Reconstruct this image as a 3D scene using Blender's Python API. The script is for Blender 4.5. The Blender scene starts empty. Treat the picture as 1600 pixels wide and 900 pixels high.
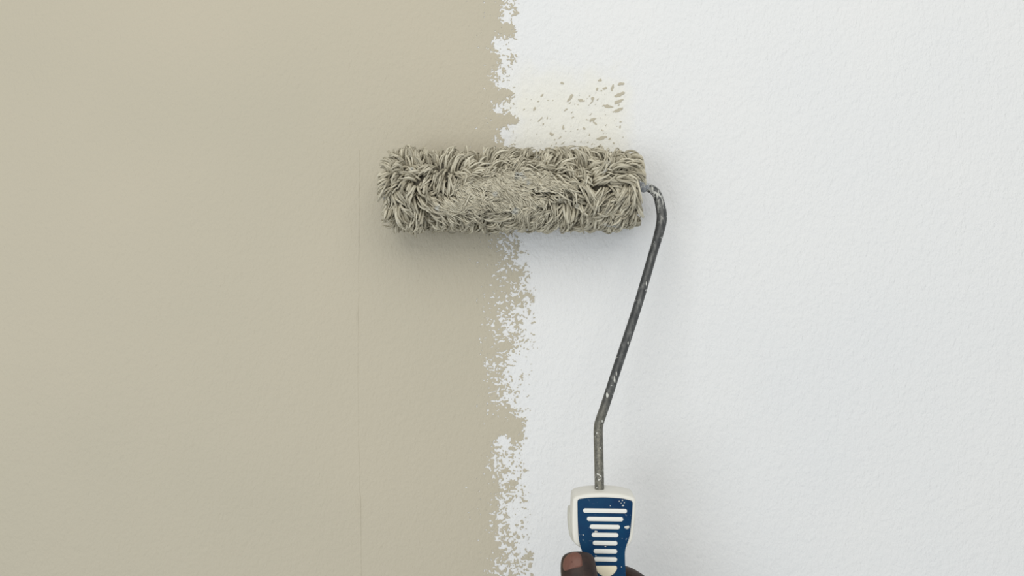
import bpy, bmesh, math, random
import numpy as np
from mathutils import Vector, Matrix

random.seed(7)
rng = np.random.default_rng(11)
scene = bpy.context.scene
COL = scene.collection

# ------------------------------------------------------------------ camera
F_PX = 1504.0            # focal length in pixels of the 1600x900 frame
D = 0.707                # camera distance from the wall (m)
CZ = 1.40                # camera height (m)
cam_d = bpy.data.cameras.new('camera')
cam_d.sensor_width = 36.0
cam_d.lens = F_PX / 1600.0 * 36.0
cam_d.clip_start = 0.01
cam = bpy.data.objects.new('camera', cam_d)
cam.location = (0, -D, CZ)
cam.rotation_euler = (math.pi / 2, 0, 0)
COL.objects.link(cam)
scene.camera = cam

# ------------------------------------------------------------------ light
world = bpy.data.worlds.new('room_light')
scene.world = world
world.use_nodes = True
bg = world.node_tree.nodes['Background']
bg.inputs['Color'].default_value = (0.93, 0.972, 1.0, 1)
bg.inputs['Strength'].default_value = 0.53


def area(name, loc, target, sx, sy, power, color):
    d = bpy.data.lights.new(name, 'AREA')
    d.shape = 'RECTANGLE'
    d.size, d.size_y = sx, sy
    d.energy = power
    d.color = color
    o = bpy.data.objects.new(name, d)
    o.location = loc
    o.rotation_euler = (Vector(target) - Vector(loc)).to_track_quat('-Z', 'Y').to_euler()
    COL.objects.link(o)
    return o


area('ceiling_panel_light', (0.05, -1.40, CZ + 0.95), (0.06, 0, CZ + 0.05), 1.7, 1.2, 12.3, (1.0, 0.948, 0.85))
area('window_light', (-1.3, -2.4, CZ - 0.32), (0.05, 0, CZ), 1.2, 1.4, 17.0, (0.94, 0.975, 1.0))

scene.view_settings.view_transform = 'Standard'
scene.view_settings.look = 'None'
scene.view_settings.exposure = 0.05
scene.view_settings.gamma = 1.0
scene.view_settings.use_curve_mapping = False


# ------------------------------------------------------------------ helpers
def px(x, y, Y):
    """world point seen at pixel (x, y) of the frame, lying at depth coordinate Y (wall is Y=0)"""
    d = D + Y
    return Vector(((x - 800.0) * d / F_PX, Y, CZ - (y - 450.0) * d / F_PX))


def link(name, me, mat=None, parent=None, origin=None, smooth=True):
    if origin is not None:
        me.transform(Matrix.Translation(-Vector(origin)))
    o = bpy.data.objects.new(name, me)
    COL.objects.link(o)
    if mat:
        me.materials.append(mat)
    if parent:
        o.parent = parent
    if smooth:
        me.polygons.foreach_set('use_smooth', [True] * len(me.polygons))
    return o


def mesh_np(name, verts, faces):
    me = bpy.data.meshes.new(name)
    me.from_pydata([tuple(v) for v in verts], [], faces)
    me.update()
    return me


def bm_mesh(name, bm):
    me = bpy.data.meshes.new(name)
    bm.normal_update()
    bm.to_mesh(me)
    bm.free()
    return me


def sm(x):
    x = np.clip(x, 0, 1)
    return x * x * (3 - 2 * x)


# vectorised gradient noise
_perm = np.random.default_rng(5).permutation(4096)
_ang = np.random.default_rng(6).random(4096) * 2 * math.pi
_gx, _gy = np.cos(_ang), np.sin(_ang)


def noise2(x, y, seed=0):
    xi, yi = np.floor(x).astype(int), np.floor(y).astype(int)
    xf, yf = x - xi, y - yi

    def g(ix, iy, fx, fy):
        h = _perm[(_perm[(ix + seed * 37) & 4095] + iy) & 4095]
        return _gx[h] * fx + _gy[h] * fy
    u = xf ** 3 * (xf * (xf * 6 - 15) + 10)
    v = yf ** 3 * (yf * (yf * 6 - 15) + 10)
    a = g(xi, yi, xf, yf) * (1 - u) + g(xi + 1, yi, xf - 1, yf) * u
    b = g(xi, yi + 1, xf, yf - 1) * (1 - u) + g(xi + 1, yi + 1, xf - 1, yf - 1) * u
    return (a * (1 - v) + b * v) * 1.5


# ------------------------------------------------------------------ materials
class NT:
    def __init__(self, name):
        self.m = bpy.data.materials.new(name)
        self.m.use_nodes = True
        self.t = self.m.node_tree
        self.b = self.t.nodes['Principled BSDF']

    def n(self, kind, **kw):
        nd = self.t.nodes.new(kind)
        for k, v in kw.items():
            if k.startswith('_'):
                setattr(nd, k[1:], v)
            else:
                nd.inputs[k.replace('__', ' ')].default_value = v
        return nd

    def l(self, a, b):
        self.t.links.new(a, b)

    def coords(self, scale=(1, 1, 1), rot=(0, 0, 0)):
        c = self.n('ShaderNodeTexCoord')
        mp = self.n('ShaderNodeMapping')
        mp.inputs['Scale'].default_value = scale
        mp.inputs['Rotation'].default_value = rot
        self.l(c.outputs['Object'], mp.inputs['Vector'])
        return mp.outputs['Vector']

    def noise(self, vec, scale, detail=3.0, rough=0.55, dist=0.0):
        nd = self.n('ShaderNodeTexNoise', Scale=scale, Detail=detail, Roughness=rough, Distortion=dist)
        self.l(vec, nd.inputs['Vector'])
        return nd.outputs['Fac']

    def ramp(self, fac, stops, interp='LINEAR'):
        r = self.n('ShaderNodeValToRGB')
        r.color_ramp.interpolation = interp
        els = r.color_ramp.elements
        while len(els) < len(stops):
            els.new(0.5)
        for e, (p, c) in zip(els, stops):
            e.position = p
            e.color = c if len(c) == 4 else (*c, 1)
        self.l(fac, r.inputs['Fac'])
        return r.outputs['Color']

    def mix(self, fac, a, b):
        m = self.n('ShaderNodeMix', _data_type='RGBA')
        for s, v in ((m.inputs[0], fac), (m.inputs[6], a), (m.inputs[7], b)):
            if isinstance(v, (int, float)):
                s.default_value = v
            elif isinstance(v, tuple):
                s.default_value = (*v, 1) if len(v) == 3 else v
            else:
                self.l(v, s)
        return m.outputs[2]

    def math(self, op, a, b=0.0, c=0.0):
        m = self.n('ShaderNodeMath', _operation=op)
        for s, v in zip(m.inputs, (a, b, c)):
            if isinstance(v, (int, float)):
                s.default_value = v
            else:
                self.l(v, s)
        return m.outputs[0]

    def bump(self, h, strength, dist, prev=None):
        b = self.n('ShaderNodeBump', Strength=strength, Distance=dist)
        self.l(h, b.inputs['Height'])
        if prev is not None:
            self.l(prev, b.inputs['Normal'])
        return b.outputs['Normal']

    def out(self, color=None, rough=None, normal=None, metallic=None, spec=None):
        for key, v in (('Base Color', color), ('Roughness', rough), ('Metallic', metallic),
                       ('Specular IOR Level', spec)):
            if v is None:
                continue
            if isinstance(v, tuple):
                self.b.inputs[key].default_value = (*v, 1) if len(v) == 3 else v
            elif isinstance(v, (int, float)):
                self.b.inputs[key].default_value = v
            else:
                self.l(v, self.b.inputs[key])
        if normal is not None:
            self.l(normal, self.b.inputs['Normal'])
        return self.m


def rel_wall(t, amt):
    v = t.coords((1.0, 1.0, 0.62), (0, 0.25, 0))
    fine = t.noise(v, 540.0, 3.0, 0.6)
    n1 = t.bump(fine, min(1.0, 0.6 * amt), 0.0006)
    v2 = t.coords((1.0, 1.0, 0.8), (0, -0.2, 0))
    mid = t.noise(v2, 190.0, 3.0, 0.55)
    n2 = t.bump(mid, min(1.0, 0.45 * amt), 0.0010, n1)
    big = t.noise(v2, 16.0, 2.0, 0.5)
    return t.bump(big, 0.25, 0.004, n2)


def mat_white_wall():
    t = NT('white_wall_paint')
    v = t.coords()
    big = t.noise(v, 7.0, 2.0, 0.5)
    base = t.ramp(big, [(0.3, (0.780, 0.788, 0.792)), (0.7, (0.802, 0.803, 0.798))])
    # thin cream film the roller left where it ran out of paint
    sep = t.n('ShaderNodeSeparateXYZ')
    t.l(v, sep.inputs[0])
    wob = t.noise(v, 55.0, 3.0, 0.6)
    p0, p1 = px(800, 120, 0), px(985, 300, 0)
    xx = t.math('ADD', sep.outputs['X'], t.math('MULTIPLY', t.math('SUBTRACT', wob, 0.5), 0.03))
    zz = t.math('ADD', sep.outputs['Z'], t.math('MULTIPLY', t.math('SUBTRACT', wob, 0.5), 0.05))

    def band(val, lo, hi, soft):
        a = t.n('ShaderNodeMapRange', _interpolation_type='SMOOTHSTEP')
        a.inputs['From Min'].default_value = lo - soft
        a.inputs['From Max'].default_value = lo + soft
        t.l(val, a.inputs['Value'])
        b = t.n('ShaderNodeMapRange', _interpolation_type='SMOOTHSTEP')
        b.inputs['From Min'].default_value = hi + soft
        b.inputs['From Max'].default_value = hi - soft
        t.l(val, b.inputs['Value'])
        return t.math('MULTIPLY', a.outputs[0], b.outputs[0])
    m = t.math('MULTIPLY', band(xx, p0.x, p1.x - 0.003, 0.010), band(zz, p1.z, p0.z, 0.016))
    m = t.math('MULTIPLY', m, t.math('ADD', 0.45, t.math('MULTIPLY', wob, 0.9)))
    col = t.mix(t.math('MULTIPLY', m, 0.80), base, (0.815, 0.795, 0.71))
    return t.out(col, 0.62, rel_wall(t, 2.0), spec=0.35)


def mat_beige_coat():
    t = NT('beige_wall_paint')
    v = t.coords()
    big = t.noise(v, 4.5, 2.0, 0.5)
    base = t.ramp(big, [(0.3, (0.492, 0.452, 0.352)), (0.7, (0.526, 0.476, 0.370))])
    return t.out(base, 0.55, rel_wall(t, 1.1), spec=0.4)


def mat_nap():
    t = NT('paint_soaked_nap')
    g = t.n('ShaderNodeNewGeometry')
    r = g.outputs['Random Per Island']
    v = t.coords()
    cl = t.noise(v, 70.0, 2.0, 0.5)
    f = t.math('ADD', t.math('MULTIPLY', r, 0.55), t.math('MULTIPLY', cl, 0.45))
    base = t.ramp(f, [(0.18, (0.33, 0.30, 0.225)), (0.5, (0.52, 0.48, 0.372)), (0.82, (0.68, 0.635, 0.505))])
    blot = t.ramp(t.noise(v, 95.0, 2.0, 0.5), [(0.66, (0, 0, 0)), (0.74, (1, 1, 1))])
    col = t.mix(t.math('MULTIPLY', blot, 0.5), base, (0.46, 0.49, 0.50))
    fb = t.noise(v, 1500.0, 3.0, 0.6)
    return t.out(col, 0.6, t.bump(fb, 0.5, 0.0003), spec=0.3)


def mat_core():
    t = NT('shade_dark_backing')
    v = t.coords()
    col = t.ramp(t.noise(v, 400.0, 3.0), [(0.3, (0.07, 0.062, 0.048)), (0.7, (0.15, 0.135, 0.10))])  # shade between the strands put into the colour: core darkened so gaps look deeper
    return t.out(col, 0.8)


def mat_rod():
    t = NT('paint_spattered_steel')
    v = t.coords((1, 1, 0.45))
    streak = t.noise(v, 330.0, 4.0, 0.65)
    vs = t.coords()
    spots = t.noise(vs, 260.0, 3.0, 0.6, 0.8)
    sep = t.n('ShaderNodeSeparateXYZ')
    t.l(vs, sep.inputs[0])
    steel = t.ramp(streak, [(0.35, (0.045, 0.048, 0.05)), (0.55, (0.085, 0.088, 0.087)), (0.75, (0.22, 0.225, 0.22))])
    # dusty dried film on the lower straight length
    low = t.n('ShaderNodeMapRange', _interpolation_type='SMOOTHSTEP')
    low.inputs['From Min'].default_value = px(950, 600, -0.07).z - px(800, 300, -0.031).z
    low.inputs['From Max'].default_value = px(937, 690, -0.09).z - px(800, 300, -0.031).z
    t.l(sep.outputs['Z'], low.inputs['Value'])
    dusty = t.ramp(t.noise(vs, 700.0, 3.0, 0.6), [(0.35, (0.10, 0.097, 0.08)), (0.7, (0.27, 0.26, 0.21))])
    c = t.mix(t.math('MULTIPLY', low.outputs[0], 0.8), steel, dusty)
    top = t.n('ShaderNodeMapRange', _interpolation_type='SMOOTHSTEP')
    top.inputs['From Min'].default_value = px(1036, 370, -0.04).z - px(800, 300, -0.031).z
    top.inputs['From Max'].default_value = px(1020, 296, -0.031).z - px(800, 300, -0.031).z
    t.l(sep.outputs['Z'], top.inputs['Value'])
    lim = t.math('SUBTRACT', 0.665, t.math('MULTIPLY', top.outputs[0], 0.14))
    sp = t.n('ShaderNodeMapRange')
    t.l(spots, sp.inputs['Value'])
    t.l(lim, sp.inputs['From Min'])
    t.l(t.math('ADD', lim, 0.03), sp.inputs['From Max'])
    col = t.mix(sp.outputs[0], c, (0.62, 0.62, 0.58))
    stk = t.ramp(t.noise(t.coords((1, 1, 0.22)), 520.0, 2.0, 0.5), [(0.56, (0, 0, 0)), (0.60, (1, 1, 1))])
    col = t.mix(t.math('MULTIPLY', stk, t.math('MULTIPLY', top.outputs[0], 0.85)), col, (0.60, 0.60, 0.56))
    met = t.math('MULTIPLY', t.math('SUBTRACT', 1.0, sp.outputs[0]), 0.35)
    return t.out(col, 0.42, t.bump(spots, 0.3, 0.0004), met, spec=0.5)


def mat_plastic(name, col, dirt=(0.55, 0.53, 0.47), rough=0.38, amount=0.5, lim=0.62):
    t = NT(name)
    v = t.coords()
    d = t.ramp(t.noise(v, 300.0, 4.0, 0.65), [(lim, (0, 0, 0)), (lim + 0.1, (1, 1, 1))])
    c = t.mix(t.math('MULTIPLY', d, amount), col, dirt)
    return t.out(c, rough, t.bump(t.noise(v, 900.0, 2.0), 0.12, 0.0002), spec=0.45)


def mat_blue():
    t = NT('scuffed_blue_plastic')
    v = t.coords()
    cloud = t.noise(v, 90.0, 4.0, 0.6)
    base = t.ramp(cloud, [(0.3, (0.0004, 0.027, 0.090)), (0.7, (0.0008, 0.047, 0.116))])
    sp = t.ramp(t.noise(v, 520.0, 2.0, 0.5), [(0.70, (0, 0, 0)), (0.76, (1, 1, 1))])
    scr = t.ramp(t.noise(t.coords((1, 1, 6), (0, 0.9, 0)), 230.0, 2.0), [(0.70, (0, 0, 0)), (0.75, (1, 1, 1))])
    c = t.mix(t.math('MULTIPLY', sp, 0.45), base, (0.35, 0.42, 0.45))
    c = t.mix(t.math('MULTIPLY', scr, 0.12), c, (0.4, 0.45, 0.48))
    return t.out(c, 0.5, t.bump(cloud, 0.1, 0.0004), spec=0.15)


def mat_skin():
    t = NT('skin')
    v = t.coords()
    f = t.noise(v, 160.0, 4.0, 0.6)
    col = t.ramp(f, [(0.3, (0.020, 0.0115, 0.0095)), (0.7, (0.044, 0.024, 0.018))])
    wr = t.noise(t.coords((0.4, 0.4, 1.6)), 900.0, 3.0, 0.6)
    t.b.inputs['Subsurface Weight'].default_value = 0.08
    t.b.inputs['Subsurface Radius'].default_value = (0.004, 0.0015, 0.001)
    return t.out(col, 0.52, t.bump(wr, 0.35, 0.0004), spec=0.35)


def mat_nail():
    t = NT('nail')
    v = t.coords((1, 1, 0.25))
    col = t.ramp(t.noise(v, 500.0, 2.0), [(0.3, (0.150, 0.066, 0.048)), (0.7, (0.185, 0.085, 0.062))])
    return t.out(col, 0.45, spec=0.35)


M_WALL, M_COAT, M_NAP, M_CORE, M_ROD = mat_white_wall(), mat_beige_coat(), mat_nap(), mat_core(), mat_rod()
M_SHELL = mat_plastic('cream_white_plastic', (0.76, 0.745, 0.68), amount=0.25)
M_REAR = mat_plastic('dull_white_plastic', (0.63, 0.62, 0.54), amount=0.3)
M_RIDGE = mat_plastic('white_ridge_plastic', (0.78, 0.775, 0.73), (0.45, 0.47, 0.46), amount=0.5, lim=0.66)
M_TAB = mat_plastic('cream_tab_plastic', (0.80, 0.73, 0.55), amount=0.2, lim=0.68)
M_CAP = mat_plastic('grey_cap_plastic', (0.25, 0.25, 0.23), amount=0.5)
M_BLUE, M_SKIN, M_NAIL = mat_blue(), mat_skin(), mat_nail()
M_DRIP = mat_plastic('dried_paint', (0.62, 0.62, 0.57), rough=0.6, amount=0.2)

# ------------------------------------------------------------------ wall
W0, W1, Z0, Z1 = -2.2, 2.2, 0.0, 2.7
bm = bmesh.new()
bmesh.ops.create_cube(bm, size=1.0)
for v in bm.verts:
    v.co = Vector(((W0 + W1) / 2 + v.co.x * (W1 - W0), 0.06 + v.co.y * 0.12, (Z0 + Z1) / 2 + v.co.z * (Z1 - Z0)))
wall = link('wall_back', bm_mesh('wall_back', bm), M_WALL, smooth=False)
wall['kind'] = 'structure'
wall['label'] = 'white plastered wall half rolled with fresh beige paint on its left side'

# ---- the beige coat: a thin raised film with a ragged rolled edge (marching squares)
STEP = 0.85
gx = np.arange(690, 1000 + STEP, STEP)
gy = np.arange(-220, 1120 + STEP, STEP)
PX, PY = np.meshgrid(gx, gy)


def lerp_table(y, tab):
    ys, vs = zip(*tab)
    return np.interp(y, ys, vs)


edge = lerp_table(PY, [(-220, 788), (0, 794), (14, 812), (28, 800), (50, 802), (62, 784), (78, 776), (92, 794), (108, 778),
                       (125, 782), (150, 799), (166, 782), (178, 790), (188, 816), (198, 790), (212, 788), (240, 795), (370, 790),
                       (392, 800), (430, 812), (460, 808), (500, 796), (540, 806), (580, 792), (620, 785), (645, 806),
                       (675, 816), (692, 806), (712, 786), (735, 792), (770, 796), (800, 788), (840, 800), (880, 803), (930, 800), (1120, 796)])
width = lerp_table(PY, [(-220, 24), (230, 22), (380, 42), (560, 54), (625, 38), (665, 22), (700, 40), (900, 52), (1120, 48)])
wx = PX + 5 * noise2(PX / 17, PY / 17, 9)
wy = PY + 5 * noise2(PX / 17, PY / 17, 10)
edge = edge - 5.0 * sm((PY - 390) / 20.0)
field = (edge - PX) / width
field += 0.50 * noise2(wx / 21, wy / 23, 1) + 0.85 * noise2(wx / 8.2, wy / 7.0, 2) + 1.1 * noise2(wx / 4.4, wy / 4.0, 3) + 0.75 * noise2(PX / 2.5, PY / 2.3, 4)
# solid painted body and bare plaster away from the edge
lo = lerp_table(PY, [(-220, 752), (230, 752), (380, 748), (560, 745), (640, 762), (700, 758), (1120, 752)])
hi = lerp_table(PY, [(-220, 812), (230, 818), (380, 838), (560, 850), (640, 840), (680, 828), (900, 846), (1120, 842)])
field += 2.6 * sm((lo + 9 - PX) / 26.0) - 2.6 * sm((PX - hi + 16) / 26.0)
# white flecks (roller missed) scattered left of the edge
fl = noise2(PX / 5.5, PY / 5.5, 21) + 0.5 * noise2(PX / 13, PY / 13, 22)
fleck = sm((PX - 715) / 45.0) * (PX < 800)
field = np.where((fl > 1.02 - 0.30 * fleck) & (fleck > 0), np.minimum(field, (1.02 - 0.30 * fleck - fl) * 1.5), field)


def blob(cx, cy, rx, ry, amp, rot=0.0):
    c, s = math.cos(rot), math.sin(rot)
    u = ((PX - cx) * c + (PY - cy) * s) / rx
    v = (-(PX - cx) * s + (PY - cy) * c) / ry
    return amp * np.exp(-(u * u + v * v))


# lobes and gaps that stand out along the edge
for a in ((796, 46, 8, 10, 1.6), (791, 24, 9, 14, -2.2), (810, 18, 6, 9, 1.5), (776, 66, 9, 8, -1.8), (805, 62, 7, 6, 1.5),
          (801, 88, 6, 9, 1.5), (790, 90, 7, 12, -1.2), (783, 130, 10, 8, -1.6), (790, 148, 9, 7, 1.4), (780, 168, 9, 7, -1.7),
          (805, 188, 14, 5, 1.6), (790, 212, 10, 9, -1.2),
          (804, 428, 10, 14, 1.3), (808, 470, 10, 14, 1.3), (828, 462, 8, 6, 1.2), (836, 505, 6, 10, 1.2), (800, 540, 16, 8, 1.0),
          (790, 520, 8, 7, -1.4), (820, 560, 14, 20, -1.2), (800, 575, 10, 8, -1.2), (786, 690, 14, 12, -2.0), (806, 668, 18, 22, 1.7),
          (822, 735, 6, 6, 1.6), (800, 758, 14, 6, 0.9), (790, 745, 14, 5, -1.4), (800, 800, 8, 16, -1.0), (828, 870, 12, 12, 1.1),
          (815, 850, 7, 14, -1.2), (766, 840, 9, 9, 0.8)):
    field += 0.75 * blob(*a)
# sparse elongated flecks above the roller
ca, sa = math.cos(-0.75), math.sin(-0.75)
su, sv = PX * ca + PY * sa, -PX * sa + PY * ca
spk = noise2(su / 6.0, sv / 3.2, 31) + 0.35 * noise2(PX / 22, PY / 18, 32)
zone = sm((PX - 800) / 14) * sm((982 - PX) / 12) * sm((PY - 112 + 0.0 * PX) / 40) * sm((300 - PY) / 20)
zone *= lerp_table(PX, [(690, 0.9), (860, 0.9), (930, 0.96), (975, 1.03), (1000, 1.0)])
field = np.maximum(field, (spk - 0.56 + (zone - 1) * 1.4) * 1.2)
spk2 = noise2(su / 6, sv / 4, 41)
zone2 = sm((PX - 820) / 10) * sm((862 - PX) / 12) * sm((PY - 385) / 20)
field = np.maximum(field, (spk2 - 0.85 + (zone2 - 1) * 1.4) * 1.2)
for a in ((970, 131, 7, 2.6, 2.2, -0.15), (968, 148, 10, 3, 2.4, -0.45), (966, 159, 8, 3.4, 2.2, -0.4), (950, 166, 8, 3, 2.2, 0.1),
          (966, 172, 10, 2.8, 2.2, -0.4), (957, 137, 2.4, 6, 2.0, 0.2), (938, 125, 4, 2.4, 2.0, -0.4), (945, 138, 6, 2.4, 1.9, -0.3),
          (890, 155, 7, 2.0, 2.2, -0.8), (893, 150, 3, 5, 2.0, 0.5), (847, 149, 5, 1.8, 2.0, -0.8), (908, 157, 6, 2.2, 2.0, 0.1),
          (925, 187, 7, 2.6, 2.0, -0.5), (940, 216, 10, 3.2, 2.2, -0.2), (933, 139, 2, 4, 1.9, 0.4), (878, 130, 4, 2.2, 1.9, 0.4),
          (926, 154, 3.6, 4, 1.8, 0.2), (862, 210, 5, 3, 1.9, 0.9), (880, 198, 2, 4, 1.8, 0.0), (835, 170, 3, 5, 1.8, 0.5)):
    field = np.maximum(field, blob(*a) - 1.15 + 0.55 * noise2(PX / 3.2, PY / 3.2, 51) + 0.3 * noise2(su / 7, sv / 2.2, 52))
field[:, 0] = 3.0
field[:, -1] = np.minimum(field[:, -1], -0.5)

H = 0.00028
SC = D / F_PX


def wp(x, y, h=H):
    return ((x - 800.0) * SC, -h, CZ - (y - 450.0) * SC)


verts, faces, vid = [], [], {}


def vert(key, x, y, h):
    k = vid.get(key)
    if k is None:
        k = vid[key] = len(verts)
        verts.append(wp(x, y, h))
    return k


ny, nx = field.shape
ins = field > 0
full = ins[:-1, :-1] & ins[1:, :-1] & ins[:-1, 1:] & ins[1:, 1:]
anyc = ins[:-1, :-1] | ins[1:, :-1] | ins[:-1, 1:] | ins[1:, 1:]
part = anyc & ~full


def cp(j, i):
    return vert((j, i), gx[i], gy[j], H)


# full cells: merged along the row into long strips
for j in range(ny - 1):
    row = full[j]
    i = 0
    while i < nx - 1:
        if row[i]:
            k = i
            while k < nx - 1 and row[k]:
                k += 1
            for q in range(i, k, 6):
                e = min(q + 6, k)
                faces.append((cp(j + 1, q), cp(j + 1, e), cp(j, e), cp(j, q)))
            i = k
        else:
            i += 1
for j, i in zip(*np.nonzero(part)):
    cs = [(j + 1, i), (j + 1, i + 1), (j, i + 1), (j, i)]
    poly, cross = [], []
    for a in range(4):
        c0, c1 = cs[a], cs[(a + 1) % 4]
        f0, f1 = field[c0], field[c1]
        if f0 > 0:
            poly.append(cp(*c0))
        if (f0 > 0) != (f1 > 0):
            t = f0 / (f0 - f1)
            x = gx[c0[1]] + (gx[c1[1]] - gx[c0[1]]) * t
            y = gy[c0[0]] + (gy[c1[0]] - gy[c0[0]]) * t
            key = (min(c0, c1), max(c0, c1))
            vt = vert(key, x, y, H)
            vb = vert(key + ('b',), x, y, 0.0)
            poly.append(vt)
            cross.append((vt, vb, f0 > 0))
    if len(poly) >= 3:
        faces.append(tuple(poly))
    if len(cross) == 2:
        (a, ab, _), (b, bb, _) = cross
        faces.append((a, ab, bb, b))
# the plain painted body to the left, and above/below the detailed strip
xl = 800 + (W0 + 0.001) / SC
yb, yt = 450 + CZ / SC, 450 - (Z1 - CZ) / SC


def quad(x0, x1, y0, y1):
    b = len(verts)
    verts.extend([wp(x0, y1), wp(x1, y1), wp(x1, y0), wp(x0, y0)])
    faces.append((b, b + 1, b + 2, b + 3))


ys = [yt, gy[0]] + list(np.linspace(gy[0], gy[-1], 7)[1:]) + [yb]
for a, b in zip(ys[:-1], ys[1:]):
    quad(xl, gx[0], a, b)
quad(gx[0], 792, yt, gy[0])
quad(gx[0], 792, gy[-1], yb)
coat = link('paint_coat', mesh_np('paint_coat', verts, faces), M_COAT, wall)
coat['label'] = 'beige paint coat with a ragged rolled edge'

# ---- ridge of dried paint down the beige side
rv, rf = [], []
yy = np.arange(235, 960, 6.0)
for k, y in enumerate(yy):
    x = 560 + 2.2 * math.sin(y / 130.0) + 1.0 * float(noise2(np.array([y / 30.0]), np.array([0.5]), 3)[0]) + (y - 500) * 0.006
    hh = 0.00045 * (0.45 + 0.55 * abs(float(noise2(np.array([y / 45.0]), np.array([2.5]), 4)[0])) * 2)
    for q, off in enumerate((-2.4, -1.0, 0.0, 1.0, 2.4)):
        rv.append(wp(x + off, y, H - 0.00003 + hh * (0, 0.75, 1, 0.75, 0)[q]))
    if k:
        b = (k - 1) * 5
        for q in range(4):
            rf.append((b + q, b + 5 + q, b + 6 + q, b + q + 1))
ridge = link('paint_ridge', mesh_np('paint_ridge', rv, rf), M_COAT, wall)

# ------------------------------------------------------------------ paint roller
AX_Y = -0.0315                       # depth of the roller axis
ROOT = px(798, 298, AX_Y)
roller = bpy.data.objects.new('paint_roller', None)
roller.location = ROOT
roller.empty_display_size = 0.05
COL.objects.link(roller)
roller['label'] = 'shaggy beige paint roller with bent steel rod and blue and white handle against wall'
roller['category'] = 'paint roller'

K = (D + AX_Y) / F_PX                # metres per pixel at the roller axis
XL, XR = (607 - 798) * K, (992 - 798) * K
R0 = 0.0198


def to3d(x, s, h):
    """surface coordinates of the sleeve: x along, s arc length (0 faces the camera, + up), h above the core"""
    th = s / R0
    r = R0 + h
    return np.stack([x, -r * np.cos(th), r * np.sin(th)], -1)


# core sleeve
seg = 48
cv, cf = [], []
xs_core = [XL, XL, XL + 0.001, XR - 0.001, XR, XR]
rs_core = [0.013, R0 - 0.0006, R0, R0, R0 - 0.0006, 0.013]
for x, r in zip(xs_core, rs_core):
    for k in range(seg):
        a = 2 * math.pi * k / seg
        cv.append((x, -r * math.cos(a), r * math.sin(a)))
for i in range(5):
    for k in range(seg):
        cf.append((i * seg + k, (i + 1) * seg + k, (i + 1) * seg + (k + 1) % seg, i * seg + (k + 1) % seg))
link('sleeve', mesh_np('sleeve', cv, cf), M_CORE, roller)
for x, sgn in ((XL, -1), (XR, 1)):
    cv, cf = [], []
    prof = [(0.0, 0.0136), (0.0016, 0.0136), (0.0022, 0.012), (0.0022, 0.006), (0.0028, 0.0055), (0.003, 0.0042), (0.003, 0.0001)]
    for dx, r in prof:
        for k in range(32):
            a = 2 * math.pi * k / 32
            cv.append((x + sgn * dx, -r * math.cos(a), r * math.sin(a)))
    for i in range(len(prof) - 1):
        for k in range(32):
            f = (i * 32 + k, (i + 1) * 32 + k, (i + 1) * 32 + (k + 1) % 32, i * 32 + (k + 1) % 32)
            cf.append(f if sgn > 0 else f[::-1])
    link('end_cap', mesh_np('end_cap', cv, cf), M_CAP, roller)

# ---- nap: combed by hand-placed guides (pixel x, pixel y, direction right, direction down, lay 0..1, fineness 0..1)
G = np.array([
    (612, 238, -.35, -.9, .35, .1), (640, 236, .05, -1, .25, .1), (670, 236, .1, -1, .25, .1), (700, 236, .15, -1, .3, .1), (735, 240, .3, -.9, .4, .2),
    (765, 240, .6, -.6, .6, .4), (800, 242, .8, -.3, .7, .5), (835, 240, -.5, -.8, .5, .2), (870, 238, -.5, -.8, .5, .2), (905, 238, -.6, -.7, .5, .2), (940, 238, -.7, -.6, .6, .2), (980, 240, .9, .15, .8, .2),
    (615, 262, -1, .15, .8, .1), (645, 262, -.8, .3, .7, .1), (680, 268, -.7, .6, .8, .4), (715, 262, .7, .4, .8, .2), (745, 262, .6, -.7, .6, .2), (785, 264, 1, .3, .9, .7),
    (825, 266, 1, .3, .9, .8), (865, 262, 1, .2, .8, .4), (900, 262, .5, .8, .6, .2), (935, 262, .6, .7, .6, .2), (975, 262, .8, .5, .8, .2),
    (610, 290, -.6, .7, .7, .1), (640, 290, .5, .8, .6, .1), (665, 296, -.3, 1, .5, .1), (690, 300, .3, 1, .1, .1), (720, 292, .9, .3, .9, .6), (760, 295, 1, .4, .95, .9), (800, 300, 1, .35, 1, 1),
    (840, 300, 1, .3, 1, 1), (880, 292, 1, .15, .9, .7), (915, 288, 1, .1, .8, .3), (950, 286, 1, -.1, .8, .2), (985, 292, -.2, 1, .7, .2),
    (612, 318, -.1, 1, .6, .1), (640, 322, .2, 1, .6, .1), (670, 322, .7, .3, .8, .5), (705, 322, 1, -.25, .95, .9), (745, 318, 1, -.2, 1, 1), (790, 326, 1, .25, 1, 1), (840, 318, .9, .35, .95, .8),
    (880, 318, -.8, .6, .8, .3), (915, 316, -.7, .75, .7, .1), (950, 314, -.7, .8, .7, .1), (985, 318, -.5, .9, .7, .1),
    (615, 345, -.1, 1, .5, .1), (645, 345, .3, 1, .4, .1), (680, 342, .9, .2, .9, .7), (720, 342, 1, -.1, .9, .7), (760, 342, -.9, .4, .8, .3), (800, 342, -.9, .4, .8, .4), (845, 340, -1, .25, .9, .5),
    (890, 340, -.2, 1, .5, .1), (920, 342, -.6, .9, .6, .1), (955, 342, -.6, .9, .7, .1), (985, 342, -.5, .9, .7, .1),
    (620, 362, -.2, 1, .4, .1), (655, 362, .2, 1, .4, .1), (690, 362, .0, 1, .4, .1), (725, 362, .05, 1, .4, .1), (765, 362, -.6, .8, .5, .1), (800, 362, -.7, .6, .6, .2), (850, 362, -.7, .6, .6, .2),
    (890, 362, -.5, .9, .5, .1), (930, 362, -.6, .8, .6, .1), (975, 362, -.5, .9, .7, .1)], float)
GX = (G[:, 0] - 798) * K
_zz = np.clip((298 - G[:, 1]) * K / 0.031, -0.985, 0.985)
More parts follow.
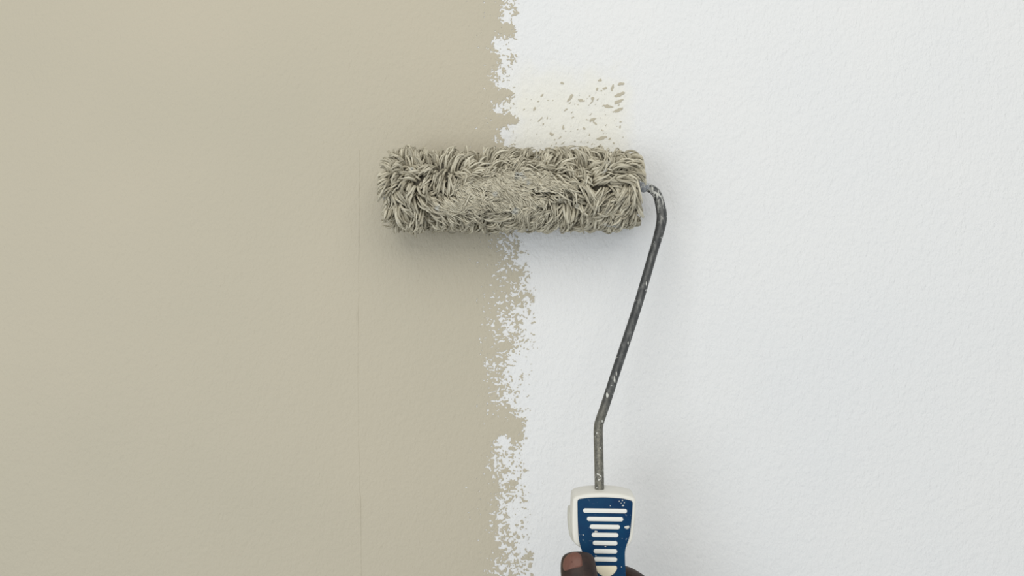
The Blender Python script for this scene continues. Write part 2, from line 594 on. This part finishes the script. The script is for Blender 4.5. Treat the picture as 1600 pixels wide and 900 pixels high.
GS = np.arcsin(_zz) * R0


def guide(x, s):
    dx = (x[:, None] - GX) / 0.011
    ds = (s[:, None] - GS) / 0.0065
    w = np.exp(-(dx * dx + ds * ds)) + 1e-7
    w /= w.sum(1, keepdims=True)
    d = np.stack([(w * G[:, 2]).sum(1), -(w * G[:, 3]).sum(1)], -1)
    d /= np.linalg.norm(d, axis=1, keepdims=True) + 1e-6
    return d, (w * G[:, 4]).sum(1), (w * G[:, 5]).sum(1)


SMAX = math.pi * R0
# tuft centres by best-candidate sampling
NT_ = 620
tx, ts = [], []
for k in range(NT_):
    c = np.stack([rng.uniform(XL, XR, 14), rng.uniform(-SMAX, SMAX, 14)], -1)
    if tx:
        P = np.stack([tx, ts], -1)
        dd = c[:, None] - P
        dd[..., 1] = (dd[..., 1] + SMAX) % (2 * SMAX) - SMAX
        c = c[[np.argmax((dd ** 2).sum(-1).min(1))]]
    tx.append(c[0, 0])
    ts.append(c[0, 1])
tx, ts = np.array(tx), np.array(ts)
tdir, tlay, tfine = guide(tx, ts)
back = np.abs(ts) > SMAX * 0.62
ra = rng.normal(0, 1, NT_) * (0.55 - 0.28 * tfine)
ra[back] = rng.uniform(-math.pi, math.pi, back.sum())
c_, s_ = np.cos(ra), np.sin(ra)
tdir = np.stack([tdir[:, 0] * c_ - tdir[:, 1] * s_, tdir[:, 0] * s_ + tdir[:, 1] * c_], -1)
tlen = rng.uniform(0.010, 0.0155, NT_)
tlift = rng.uniform(-0.0030, 0.0014, NT_)
tcurl = rng.normal(0, 1, NT_)
tclump = rng.uniform(0.0, 0.85, NT_)

NS = 14500
sx = rng.uniform(XL, XR, NS)
ss = rng.uniform(-SMAX * 0.97, SMAX * 0.97, NS)
d2 = (sx[:, None] - tx) ** 2 + ((ss[:, None] - ts + SMAX) % (2 * SMAX) - SMAX) ** 2
ti = np.argmin(d2 + rng.normal(0, 3e-6, d2.shape), 1)
# the parted hole on the left and a few thin spots
hole = ((sx - (690 - 798) * K) / 0.0075) ** 2 + ((ss - 0.0) / 0.0048) ** 2 < 1
thin = noise2(sx / 0.0085, ss / 0.0065, 61)
crack = np.exp(-(noise2(sx / 0.015, ss / 0.0042, 64) / 0.13) ** 2)
dens = np.clip(0.40 + 0.5 * tfine[ti] + 0.8 * np.minimum(0, thin + 0.12) - 0.35 * crack, 0.06, 1)
keep = ~(hole & (rng.random(NS) < 0.93)) & (rng.random(NS) < dens)
sx, ss, ti = sx[keep], ss[keep], ti[keep]
# the felted patches get a second, finer layer
fx = rng.uniform(XL, XR, 26000)
fs = rng.uniform(-0.6 * SMAX, 0.6 * SMAX, 26000)
_, _, ff = guide(fx, fs)
sel = (ff + 0.22 * noise2(fx / 0.012, fs / 0.007, 63) > 0.60) & (np.abs(noise2(fx / 0.015, fs / 0.0042, 64)) > 0.07)
fx, fs = fx[sel], fs[sel]
n_coarse = len(sx)
fti = np.argmin((fx[:, None] - tx) ** 2 + (fs[:, None] - ts) ** 2 + rng.normal(0, 6e-6, (len(fx), NT_)), 1)
sx, ss, ti = np.concatenate([sx, fx]), np.concatenate([ss, fs]), np.concatenate([ti, fti])
NS = len(sx)
felt = np.arange(NS) >= n_coarse
# short strings deep in the pile, seen through the partings
NU = 3200
sx = np.concatenate([sx, rng.uniform(XL, XR, NU)])
ss = np.concatenate([ss, rng.uniform(-0.75 * SMAX, 0.75 * SMAX, NU)])
ti = np.concatenate([ti, np.argmin((sx[NS:, None] - tx) ** 2 + (ss[NS:, None] - ts) ** 2, 1)])
felt = np.concatenate([felt, np.zeros(NU, bool)])
deep = np.arange(NS + NU) >= NS
NS += NU
fine, lay = tfine[ti], tlay[ti]
L = tlen[ti] * rng.uniform(0.75, 1.2, NS) * (0.75 + 0.35 * lay)
Hm = (0.0114 - 0.0012 * lay + tlift[ti]) * rng.uniform(0.62, 1.03, NS)
Hm = np.where(fine > 0.5, Hm * rng.uniform(0.9, 1.06, NS), Hm)
rad = (0.00083 - 0.00034 * fine) * rng.uniform(0.7, 1.25, NS)
relief = noise2(sx / 0.016, ss / 0.011, 62)
Hm = Hm * (1 + 0.13 * relief)
rad = np.where(felt, 0.00040 * rng.uniform(0.7, 1.3, NS), rad)
Hm = np.where(felt, 0.0106 * rng.uniform(0.93, 1.05, NS) * (1 + 0.10 * relief), Hm)
L = np.where(felt, L * 0.55, L)
Hm = np.where(deep, rng.uniform(0.0018, 0.0045, NS), Hm)
L = np.where(deep, L * 0.75, L)
near = np.minimum(XR - sx, sx - XL)
Hm = Hm * (0.72 + 0.28 * sm(near / 0.009))
ang = rng.normal(0, 1, NS) * (0.14 + 0.12 * fine)
dirs = tdir[ti]
ca_, sa_ = np.cos(ang), np.sin(ang)
dirs = np.stack([dirs[:, 0] * ca_ - dirs[:, 1] * sa_, dirs[:, 0] * sa_ + dirs[:, 1] * ca_], -1)
# strands by the two ends lean outwards
eo = np.where(sx > XR - 0.007, 1.0, np.where(sx < XL + 0.007, -1.0, 0.0))
dirs[:, 0] += eo * 0.55 * rng.random(NS)
dirs /= np.linalg.norm(dirs, axis=1, keepdims=True)
perp = np.stack([-dirs[:, 1], dirs[:, 0]], -1)
NP = 8
T = np.linspace(0, 1, NP)
ox, os_ = sx - tx[ti], (ss - ts[ti] + SMAX) % (2 * SMAX) - SMAX
curl = tcurl[ti] * 0.0022 + rng.normal(0, 0.0007, NS)
ph = rng.uniform(0, 6.28, NS)
path = np.zeros((NS, NP, 3))
flat_xy = np.zeros((NS, NP, 2))
for k, t in enumerate(T):
    lat = L * (0.10 * t + 0.90 * t ** (1.25 + 0.9 * (1 - lay))) * (0.28 + 0.72 * lay)
    cb = curl * t * t + 0.0005 * np.sin(ph + 5.0 * t) * t
    cl = np.where(felt, 0.0, tclump[ti]) * t ** 1.3
    x = sx + dirs[:, 0] * lat + perp[:, 0] * cb - ox * cl
    s = ss + dirs[:, 1] * lat + perp[:, 1] * cb - os_ * cl
    h = Hm * (1 - (1 - t) ** (2.0 + 1.2 * lay)) - lay * 0.0022 * t ** 3
    h = h + 0.0004 * np.sin(ph * 2 + 4 * t) * t
    # round the two ends off
    over = np.maximum(0, np.maximum(x - (XR - 0.002), (XL + 0.002) - x))
    x = np.clip(x, XL - 0.0042 + 0.0 * x, XR + 0.0042)
    h = h - over * 0.35
    path[:, k] = to3d(x, s, h)
    flat_xy[:, k, 0], flat_xy[:, k, 1] = x, s
# partings in the pile: strands that would bridge one of them are dropped
PART = [((610, 332), (643, 334), 2.2), ((655, 329), (679, 344), 2.0), ((690, 347), (756, 343), 1.5), ((760, 340), (800, 341), 2.4), ((838, 332), (883, 329), 2.6), ((883, 328), (916, 320), 2.4),
        ((613, 298), (643, 302), 2.6), ((678, 306), (689, 290), 5.5), ((712, 263), (730, 257), 2.0), ((748, 257), (787, 260), 1.8), ((829, 314), (859, 309), 2.2), ((859, 309), (884, 311), 1.6),
        ((919, 302), (934, 296), 2.4), ((853, 270), (925, 272), 1.3), ((640, 252), (664, 256), 1.6), ((944, 268), (982, 272), 1.6), ((790, 262), (850, 270), 1.0), ((700, 284), (712, 296), 1.8),
        ((640, 348), (652, 362), 2.4), ((722, 352), (727, 364), 2.0), ((690, 352), (692, 364), 1.6), ((800, 352), (806, 362), 1.8), ((905, 345), (897, 360), 1.6), ((940, 330), (930, 344), 1.8)]


def pxs(p):
    return np.array([(p[0] - 798) * K, math.asin(max(-0.98, min(0.98, (298 - p[1]) * K / 0.031))) * R0])


drop = np.zeros(NS, bool)
for p0, p1, wd in PART:
    a, b = pxs(p0), pxs(p1)
    q = flat_xy[:, 1:] - a
    t_ = np.clip((q @ (b - a)) / ((b - a) @ (b - a)), 0, 1)
    dv = q - t_[..., None] * (b - a)
    dv[..., 1] *= 0.031 / R0
    dist = np.sqrt((dv ** 2).sum(-1)).min(1)
    drop |= (dist < wd * K * 0.62 + rad * 0.4) & (rng.random(NS) < 0.95)
alive = ~drop | deep
path, rad, ss = path[alive], rad[alive], ss[alive]
NS = len(rad)
path[..., 1] = np.minimum(path[..., 1], -AX_Y - H - 0.0010)
tang = np.gradient(path, axis=1)
tang /= np.linalg.norm(tang, axis=2, keepdims=True) + 1e-9
ref = np.stack([np.zeros(NS), np.sin(ss / R0), np.cos(ss / R0)], -1)[:, None] + 0 * tang
ref[..., 0] += 0.2
u = np.cross(tang, ref)
u /= np.linalg.norm(u, axis=2, keepdims=True) + 1e-9
w = np.cross(tang, u)
SD = 5
prof = np.array([0.9, 1.0, 1.05, 1.05, 1.0, 0.9, 0.72, 0.30])
A = np.arange(SD) * 2 * math.pi / SD
ring = (u[:, :, None] * np.cos(A)[None, None, :, None] + w[:, :, None] * np.sin(A)[None, None, :, None])
V = path[:, :, None] + ring * (rad[:, None] * prof)[:, :, None, None]
V = V.reshape(-1, 3)
base = (np.arange(NS) * NP * SD)[:, None, None]
kk = (np.arange(NP - 1) * SD)[None, :, None]
aa = np.arange(SD)[None, None, :]
an = (aa + 1) % SD
Q = np.stack([base + kk + aa, base + kk + an, base + kk + SD + an, base + kk + SD + aa], -1).reshape(-1, 4)
TIP = (np.arange(NS) * NP * SD + (NP - 1) * SD)[:, None] + np.arange(SD)
me = bpy.data.meshes.new('nap')
nv, nq = len(V), len(Q)
me.vertices.add(nv)
me.vertices.foreach_set('co', V.ravel())
me.loops.add(nq * 4 + NS * SD)
me.loops.foreach_set('vertex_index', np.concatenate([Q.ravel(), TIP.ravel()]).astype(np.int32))
me.polygons.add(nq + NS)
me.polygons.foreach_set('loop_start', np.concatenate([np.arange(nq) * 4, nq * 4 + np.arange(NS) * SD]).astype(np.int32))
me.update(calc_edges=True)
me.validate()
nap = link('nap', me, M_NAP, roller)
nap['kind'] = 'stuff'
nap['label'] = 'shaggy strings of nap soaked in beige paint'


# ------------------------------------------------------------------ bent steel rod
def catmull(pts, n):
    pts = [Vector(p) for p in pts]
    P = [pts[0] * 2 - pts[1]] + pts + [pts[-1] * 2 - pts[-2]]
    out = []
    for i in range(1, len(P) - 2):
        for k in range(n):
            t = k / n
            p0, p1, p2, p3 = P[i - 1:i + 3]
            out.append(0.5 * ((2 * p1) + (p2 - p0) * t + (2 * p0 - 5 * p1 + 4 * p2 - p3) * t * t + (3 * p1 - p0 - 3 * p2 + p3) * t ** 3))
    out.append(pts[-1])
    return out


def tube(pts, radii, sides=20):
    vs, fs = [], []
    prev = None
    n = len(pts)
    for i, p in enumerate(pts):
        t = (pts[min(i + 1, n - 1)] - pts[max(i - 1, 0)]).normalized()
        if prev is None:
            prev = t.orthogonal().normalized()
        prev = (prev - t * prev.dot(t)).normalized()
        b = t.cross(prev)
        for k in range(sides):
            a = 2 * math.pi * k / sides
            vs.append(p + (prev * math.cos(a) + b * math.sin(a)) * radii[i])
        if i:
            for k in range(sides):
                fs.append(((i - 1) * sides + k, (i - 1) * sides + (k + 1) % sides, i * sides + (k + 1) % sides, i * sides + k))
    fs.append(tuple(range(sides))[::-1])
    fs.append(tuple((n - 1) * sides + k for k in range(sides)))
    return vs, fs


ROD_SPOTS = []
ctrl = [(960, 294, -.0315), (985, 293, -.0315), (1004, 292, -.0315), (1017, 295, -.0318), (1026, 303, -.0325), (1031, 318, -.0335),
        (1034, 335, -.0350), (1033, 350, -.0368), (1028, 370, -.0392), (1019, 400, -.0428), (995, 482, -.0530), (965, 573, -.0645),
        (946, 632, -.0722), (938, 655, -.0752), (935, 668, -.0770), (935, 690, -.0800), (936, 730, -.0860), (937.5, 800, -.0960)]
pts = catmull([px(*c) for c in ctrl], 7)
rr = []
for p in pts:
    zpx = 450 - (p.z - CZ) * F_PX / (D + p.y)
    r = 0.00305
    if p.x > px(1020, 320, -.033).x:
        r += 0.0006 * math.exp(-((zpx - 338) / 30.0) ** 2)
    rr.append(r)
vs, fs = tube(pts, rr)
rod = link('steel_rod', mesh_np('steel_rod', vs, fs), M_ROD, roller, ROOT)
rod['label'] = 'bent grey steel rod flecked with dried paint'


for k, (i, off, r_, st) in enumerate([(3.2, -1.2, 0.0009, (0.6, 0.5, 2.2)), (11.4, 1.0, 0.0011, (0.5, 0.5, 2.4)), (10.6, 3.2, 0.0007, (0.6, 0.5, 1.6)), (11.15, 0.8, 0.0008, (0.5, 0.5, 2.0)), (9.6, 2.6, 0.0008, (0.5, 0.5, 2.2)), (13.2, 3.0, 0.0007, (0.6, 0.5, 1.5)), (11.75, -2.0, 0.0012, (0.7, 0.4, 2.0)), (14.5, -2.6, 0.0005, (1, 0.5, 1.2)), (15.3, 1.8, 0.0005, (1, 0.5, 1.3))]):
    p = pts[int(i * 7)]
    rr_ = 0.00305
    ox_ = off * 0.00042
    lump_at = Vector((p.x + ox_, p.y - math.sqrt(max(1e-8, rr_ * rr_ - ox_ * ox_)), p.z))
    ROD_SPOTS.append((lump_at, r_, st, k))


# a lumpy bead of paint where the rod enters the sleeve
def lump(name, c, r, mat, parent, seed, sub=3, stretch=(1, 1, 1), amp=0.25, origin=ROOT):
    bm = bmesh.new()
    bmesh.ops.create_icosphere(bm, subdivisions=sub, radius=1.0)
    from mathutils import noise as mn
    for v in bm.verts:
        k = 1 + amp * mn.noise(v.co * 1.7 + Vector((seed, 0, seed * 2)))
        v.co = Vector((v.co.x * stretch[0], v.co.y * stretch[1], v.co.z * stretch[2])) * (r * k) + Vector(c)
    return link(name, bm_mesh(name, bm), mat, parent, origin)


M_BEAD = mat_plastic('dried_paint_bead', (0.30, 0.32, 0.35), (0.70, 0.70, 0.66), rough=0.5, amount=0.95, lim=0.52)
lump('paint_bead', px(1006, 292, -.0318), 0.0037, M_BEAD, roller, 3.1, stretch=(1.5, 1, 0.95))


for q_, r_, st, k in ROD_SPOTS:
    lump('paint_spot', q_, r_, M_DRIP, rod, 5.1 + k * 2.7, sub=2, stretch=st, amp=0.6)

# ------------------------------------------------------------------ handle
def YF(y):
    return -0.1010 - (y - 770) * 0.000075


def round_poly(pts, r, n=5):
    """polygon with rounded corners; pts (x, y[, radius])"""
    out = []
    m = len(pts)
    for i in range(m):
        p = Vector(pts[i][:2])
        ri = pts[i][2] if len(pts[i]) > 2 else r
        a, b = Vector(pts[i - 1][:2]) - p, Vector(pts[(i + 1) % m][:2]) - p
        la, lb = a.length, b.length
        k = min(ri, la * 0.49, lb * 0.49)
        if k < 0.05:
            out.append(p)
            continue
        p0, p2 = p + a / la * k, p + b / lb * k
        for j in range(n + 1):
            t = j / n
            out.append(p0 * (1 - t) ** 2 + p * 2 * t * (1 - t) + p2 * t * t)
    return out


def plate(name, outline, off, thick, mat, parent, bev=0.0008, origin=ROOT, segs=3, crown=0.0, Y0=None):
    """solid plate from a pixel outline: front face lies `off` before the handle face, `thick` metres deep"""
    bm = bmesh.new()
    f, b = [], []
    xc = sum(p[0] for p in outline) / len(outline)
    hw = max(abs(p[0] - xc) for p in outline)
    for p in outline:
        y0 = (YF(p[1]) if Y0 is None else Y0) - off
        w = px(p[0], p[1], y0)
        dy = crown * ((p[0] - xc) / hw) ** 2
        f.append(bm.verts.new(w + Vector((0, dy, 0))))
        b.append(bm.verts.new(w + Vector((0, thick, thick * 0.075 / 0.4 * 0.3))))
    n = len(outline)
    bm.faces.new(f)
    bm.faces.new(b[::-1])
    for i in range(n):
        bm.faces.new((f[i], b[i], b[(i + 1) % n], f[(i + 1) % n]))
    bmesh.ops.recalc_face_normals(bm, faces=bm.faces[:])
    if bev:
        fs_ = set(f)
        bs_ = set(b)
        es = [e for e in bm.edges if (e.verts[0] in fs_ and e.verts[1] in fs_) or (e.verts[0] in bs_ and e.verts[1] in bs_)]
        bmesh.ops.bevel(bm, geom=es, offset=bev, segments=segs, profile=0.5, affect='EDGES', clamp_overlap=True)
    bmesh.ops.triangulate(bm, faces=[q for q in bm.faces if len(q.verts) > 4])
    o = link(name, bm_mesh(name, bm), mat, parent, origin, smooth=False)
    for p in o.data.polygons:
        p.use_smooth = True
    o.data.set_sharp_from_angle(angle=math.radians(38))
    return o


shell_pts = [(895, 777, 7), (915, 771.5, 8), (942, 770, 10), (972, 772, 8), (994, 778, 7), (992.5, 812), (989, 842, 8), (985, 851, 7), (974, 859, 12),
             (975, 900, 20), (984, 960, 40), (986, 1020, 40), (976, 1080, 24), (944, 1094, 20), (916, 1080, 24), (908, 1020, 40), (912, 960, 40), (924, 900, 20),
             (922, 872, 12), (909, 858, 10), (897, 850, 7), (894.5, 838, 8), (893.5, 810)]
handle = plate('handle', round_poly(shell_pts, 10), 0.0, 0.0205, M_SHELL, roller, bev=0.0014)
handle['label'] = 'white plastic handle shell'
rear_pts = [(889, 799, 5), (930, 795, 3), (976, 797, 5), (976, 840, 8), (972, 850, 8), (930, 853, 8), (897, 850, 8), (889.5, 838, 8), (888, 815, 8)]
rear = plate('rear_shell', round_poly(rear_pts, 8), 0.0, 0.016, M_REAR, roller, bev=0.003, Y0=-0.083)
rear['label'] = 'duller rear half of the handle'
blue_pts = [(902.5, 781, 4), (920, 778.5, 6), (945, 777.8, 8), (972, 779.5, 6), (989, 783.5, 4), (987, 812, 20), (984, 840, 12), (976.5, 858, 14), (976.8, 880, 15), (978.5, 905, 20),
            (984, 960, 40), (985, 1020, 40), (972, 1074, 24), (944, 1086, 20), (918, 1074, 24), (906, 1020, 40), (910, 960, 40), (914, 905, 20), (913, 872, 14), (907, 855, 14), (904, 840, 12), (902.8, 812, 20)]
grip = plate('grip_panel', round_poly(blue_pts, 10), 0.0013, 0.0030, M_BLUE, handle, bev=0.0006)
grip['label'] = 'scuffed blue grip panel'
ridges = [(911, 980, 798.5), (917, 974, 811.3), (921.5, 969, 823.6), (924.5, 966.5, 836.3), (926.2, 965, 849.0), (927.3, 964.7, 861.8), (927.8, 964.6, 874.4)]
for x0, x1, y in ridges:
    r = 3.5
    tl = 0.012 * (x1 - x0) / 2
    o = []
    for k in range(9):
        a = math.pi / 2 + math.pi * k / 8
        o.append(Vector((x0 + r + r * math.cos(a), y - tl - r * math.sin(a))))
    for k in range(9):
        a = -math.pi / 2 + math.pi * k / 8
        o.append(Vector((x1 - r + r * math.cos(a), y + tl - r * math.sin(a))))
    plate('ridge', o, 0.0019, 0.0012, M_RIDGE, handle, bev=0.00035, segs=2)
tab = round_poly([(930, 884.5, 4), (964, 884.5, 4), (964.5, 890, 4), (958, 899, 6), (947, 902.5, 6), (937, 898.5, 6), (930, 890, 4)], 4)
o = plate('thumb_tab', tab, 0.0020, 0.0014, M_TAB, handle, bev=0.0004, segs=2)
o['label'] = 'cream half-round tab below the ridges'
# dried paint spots on the grip panel
for k, (x, y, r, sxx, szz) in enumerate([(980, 824, 0.0013, 1.35, 0.8), (975.5, 785.5, 0.00035, 1, 1), (972.5, 782, 0.0004, 1, 1.3), (967.5, 783.5, 0.00035, 0.8, 1.4), (973.5, 790, 0.0006, 1.3, 0.8),
                                     (970.5, 786.3, 0.0003, 1, 1), (953.5, 790.3, 0.0003, 1, 1.2), (931, 830.5, 0.0008, 1.4, 0.7), (946, 854, 0.0005, 1.3, 0.7), (911.5, 836, 0.00035, 1, 1), (971, 886, 0.0003, 1, 1.2), (931, 868.5, 0.0004, 1.4, 0.6)]):
    lump('paint_spot', px(x, y, YF(y) - 0.0013), r, M_DRIP, handle, k * 3.3, sub=2, stretch=(sxx, 0.28, szz), amp=0.5)

# ------------------------------------------------------------------ hand
HY = YF(900)                          # handle face depth at the bottom of the frame
HO = px(942, 900, HY + 0.011)         # handle axis there


def hp(x, y, z):
    return HO + Vector((x, y, z)) * 0.001


J = {}
E_ = []
joints = [
    # name, position (mm from the handle axis: right, towards wall, up), radius mm, parent
    ('palm', (31, -10, -50), 15, None),
    ('palm_low', (31, -22, -66), 18, 'palm'),
    ('wrist', (34, -38, -92), 20, 'palm_low'),
    ('forearm', (48, -75, -150), 26, 'wrist'),
    ('elbow', (64, -115, -215), 34, 'forearm'),
    ('index_a', (29, 0, -26), 10, 'palm'), ('index_b', (27.5, 11, -13.2), 9.5, 'index_a'), ('index_c', (15, 25, -8), 9, 'index_b'), ('index_d', (-2, 28, -8), 9, 'index_c'), ('index_e', (-20, 20, -11), 8.2, 'index_d'), ('index_f', (-24, 6, -14), 7, 'index_e'),
    ('middle_a', (35, -1, -33), 11, 'palm'), ('middle_b', (25, 22, -28), 9.8, 'middle_a'), ('middle_c', (2, 31, -28), 9.2, 'middle_b'), ('middle_d', (-20, 22, -31), 8.5, 'middle_c'), ('middle_e', (-25, 4, -34), 7, 'middle_d'),
    ('ring_a', (34, -3, -52), 11, 'palm'), ('ring_b', (25, 20, -48), 9.4, 'ring_a'), ('ring_c', (2, 29, -48), 8.8, 'ring_b'), ('ring_d', (-19, 21, -50), 8, 'ring_c'), ('ring_e', (-24, 4, -53), 6.6, 'ring_d'),
    ('little_a', (31, -7, -70), 10, 'palm_low'), ('little_b', (23, 15, -67), 8.2, 'little_a'), ('little_c', (4, 25, -67), 7.6, 'little_b'), ('little_d', (-14, 19, -68), 7, 'little_c'), ('little_e', (-20, 6, -70), 5.8, 'little_d'),
    ('thumb_a', (22, -30, -62), 14.5, 'palm_low'), ('thumb_b', (-1, -36, -36), 13, 'thumb_a'), ('thumb_c', (-13.0, -34, -12), 12.2, 'thumb_b'), ('thumb_d', (-16.6, -30, 5), 12.0, 'thumb_c'), ('thumb_e', (-17.6, -26, 15), 11.6, 'thumb_d'), ('thumb_f', (-17.6, -23.5, 22.6), 9.8, 'thumb_e'),
]
hv, hr = [], []
for nme, p, r, par in joints:
    J[nme] = len(hv)
    hv.append(hp(*p))
    hr.append(r * 0.001)
    if par:
        E_.append((J[par], J[nme]))
me = bpy.data.meshes.new('hand')
me.from_pydata([tuple(v - HO) for v in hv], E_, [])
hand = bpy.data.objects.new('hand', me)
hand.location = HO
COL.objects.link(hand)
md = hand.modifiers.new('skin', 'SKIN')
md.use_smooth_shade = True
md.branch_smoothing = 0.6
sv_ = me.skin_vertices[0].data
for i, r in enumerate(hr):
    sv_[i].radius = (r, r)
    sv_[i].use_root = (i == 0)
sb = hand.modifiers.new('subdivision', 'SUBSURF')
sb.levels = sb.render_levels = 3
dg = bpy.context.evaluated_depsgraph_get()
m2 = bpy.data.meshes.new_from_object(hand.evaluated_get(dg))
hand.modifiers.clear()
hand.data = m2
m2.materials.clear()
m2.materials.append(M_SKIN)
m2.polygons.foreach_set('use_smooth', [True] * len(m2.polygons))
hand['label'] = 'hand gripping the roller handle, thumb up along its left side'
hand['category'] = 'hand'

# thumbnail: a curved plate over the tip of the thumb, facing up and to the camera
from mathutils.bvhtree import BVHTree
bvh = BVHTree.FromPolygons([v.co.copy() for v in m2.vertices], [tuple(p.vertices) for p in m2.polygons])
nail_out = [(880, 893), (878, 884), (880, 874), (886, 866), (894.5, 862), (903, 862), (909, 866.5), (910.5, 877), (910.8, 885.5), (903, 887), (894, 889), (886, 892)]
no = round_poly(nail_out, 3, 3)
cx_ = sum(p[0] for p in no) / len(no)
cy_ = sum(p[1] for p in no) / len(no)
nv_, nf_ = [], []
RN, n = 7, len(no)
camp = Vector((0, -D, CZ)) - HO


def on_skin(x, y, lift):
    tgt = px(x, y, HY - 0.012) - HO
    d = (tgt - camp).normalized()
    hit, nor, _, _ = bvh.ray_cast(camp, d)
    if hit is None:
        hit, nor, _, _ = bvh.find_nearest(tgt)
    return hit + nor * lift


for k in range(RN + 1):
    f = k / RN
    for p in no:
        lift = 0.0006 if k < RN else -0.0003
        nv_.append(on_skin(cx_ + (p[0] - cx_) * max(f, 0.02), cy_ + (p[1] - cy_) * max(f, 0.02), lift))
    if k:
        for q in range(n):
            a, b = (k - 1) * n + q, (k - 1) * n + (q + 1) % n
            nf_.append((a, b, b + n, a + n))
nf_.append(tuple(range(n)))
nail = link('thumbnail', mesh_np('thumbnail', nv_, nf_), M_NAIL, hand)
nail['label'] = 'reddish brown thumbnail'
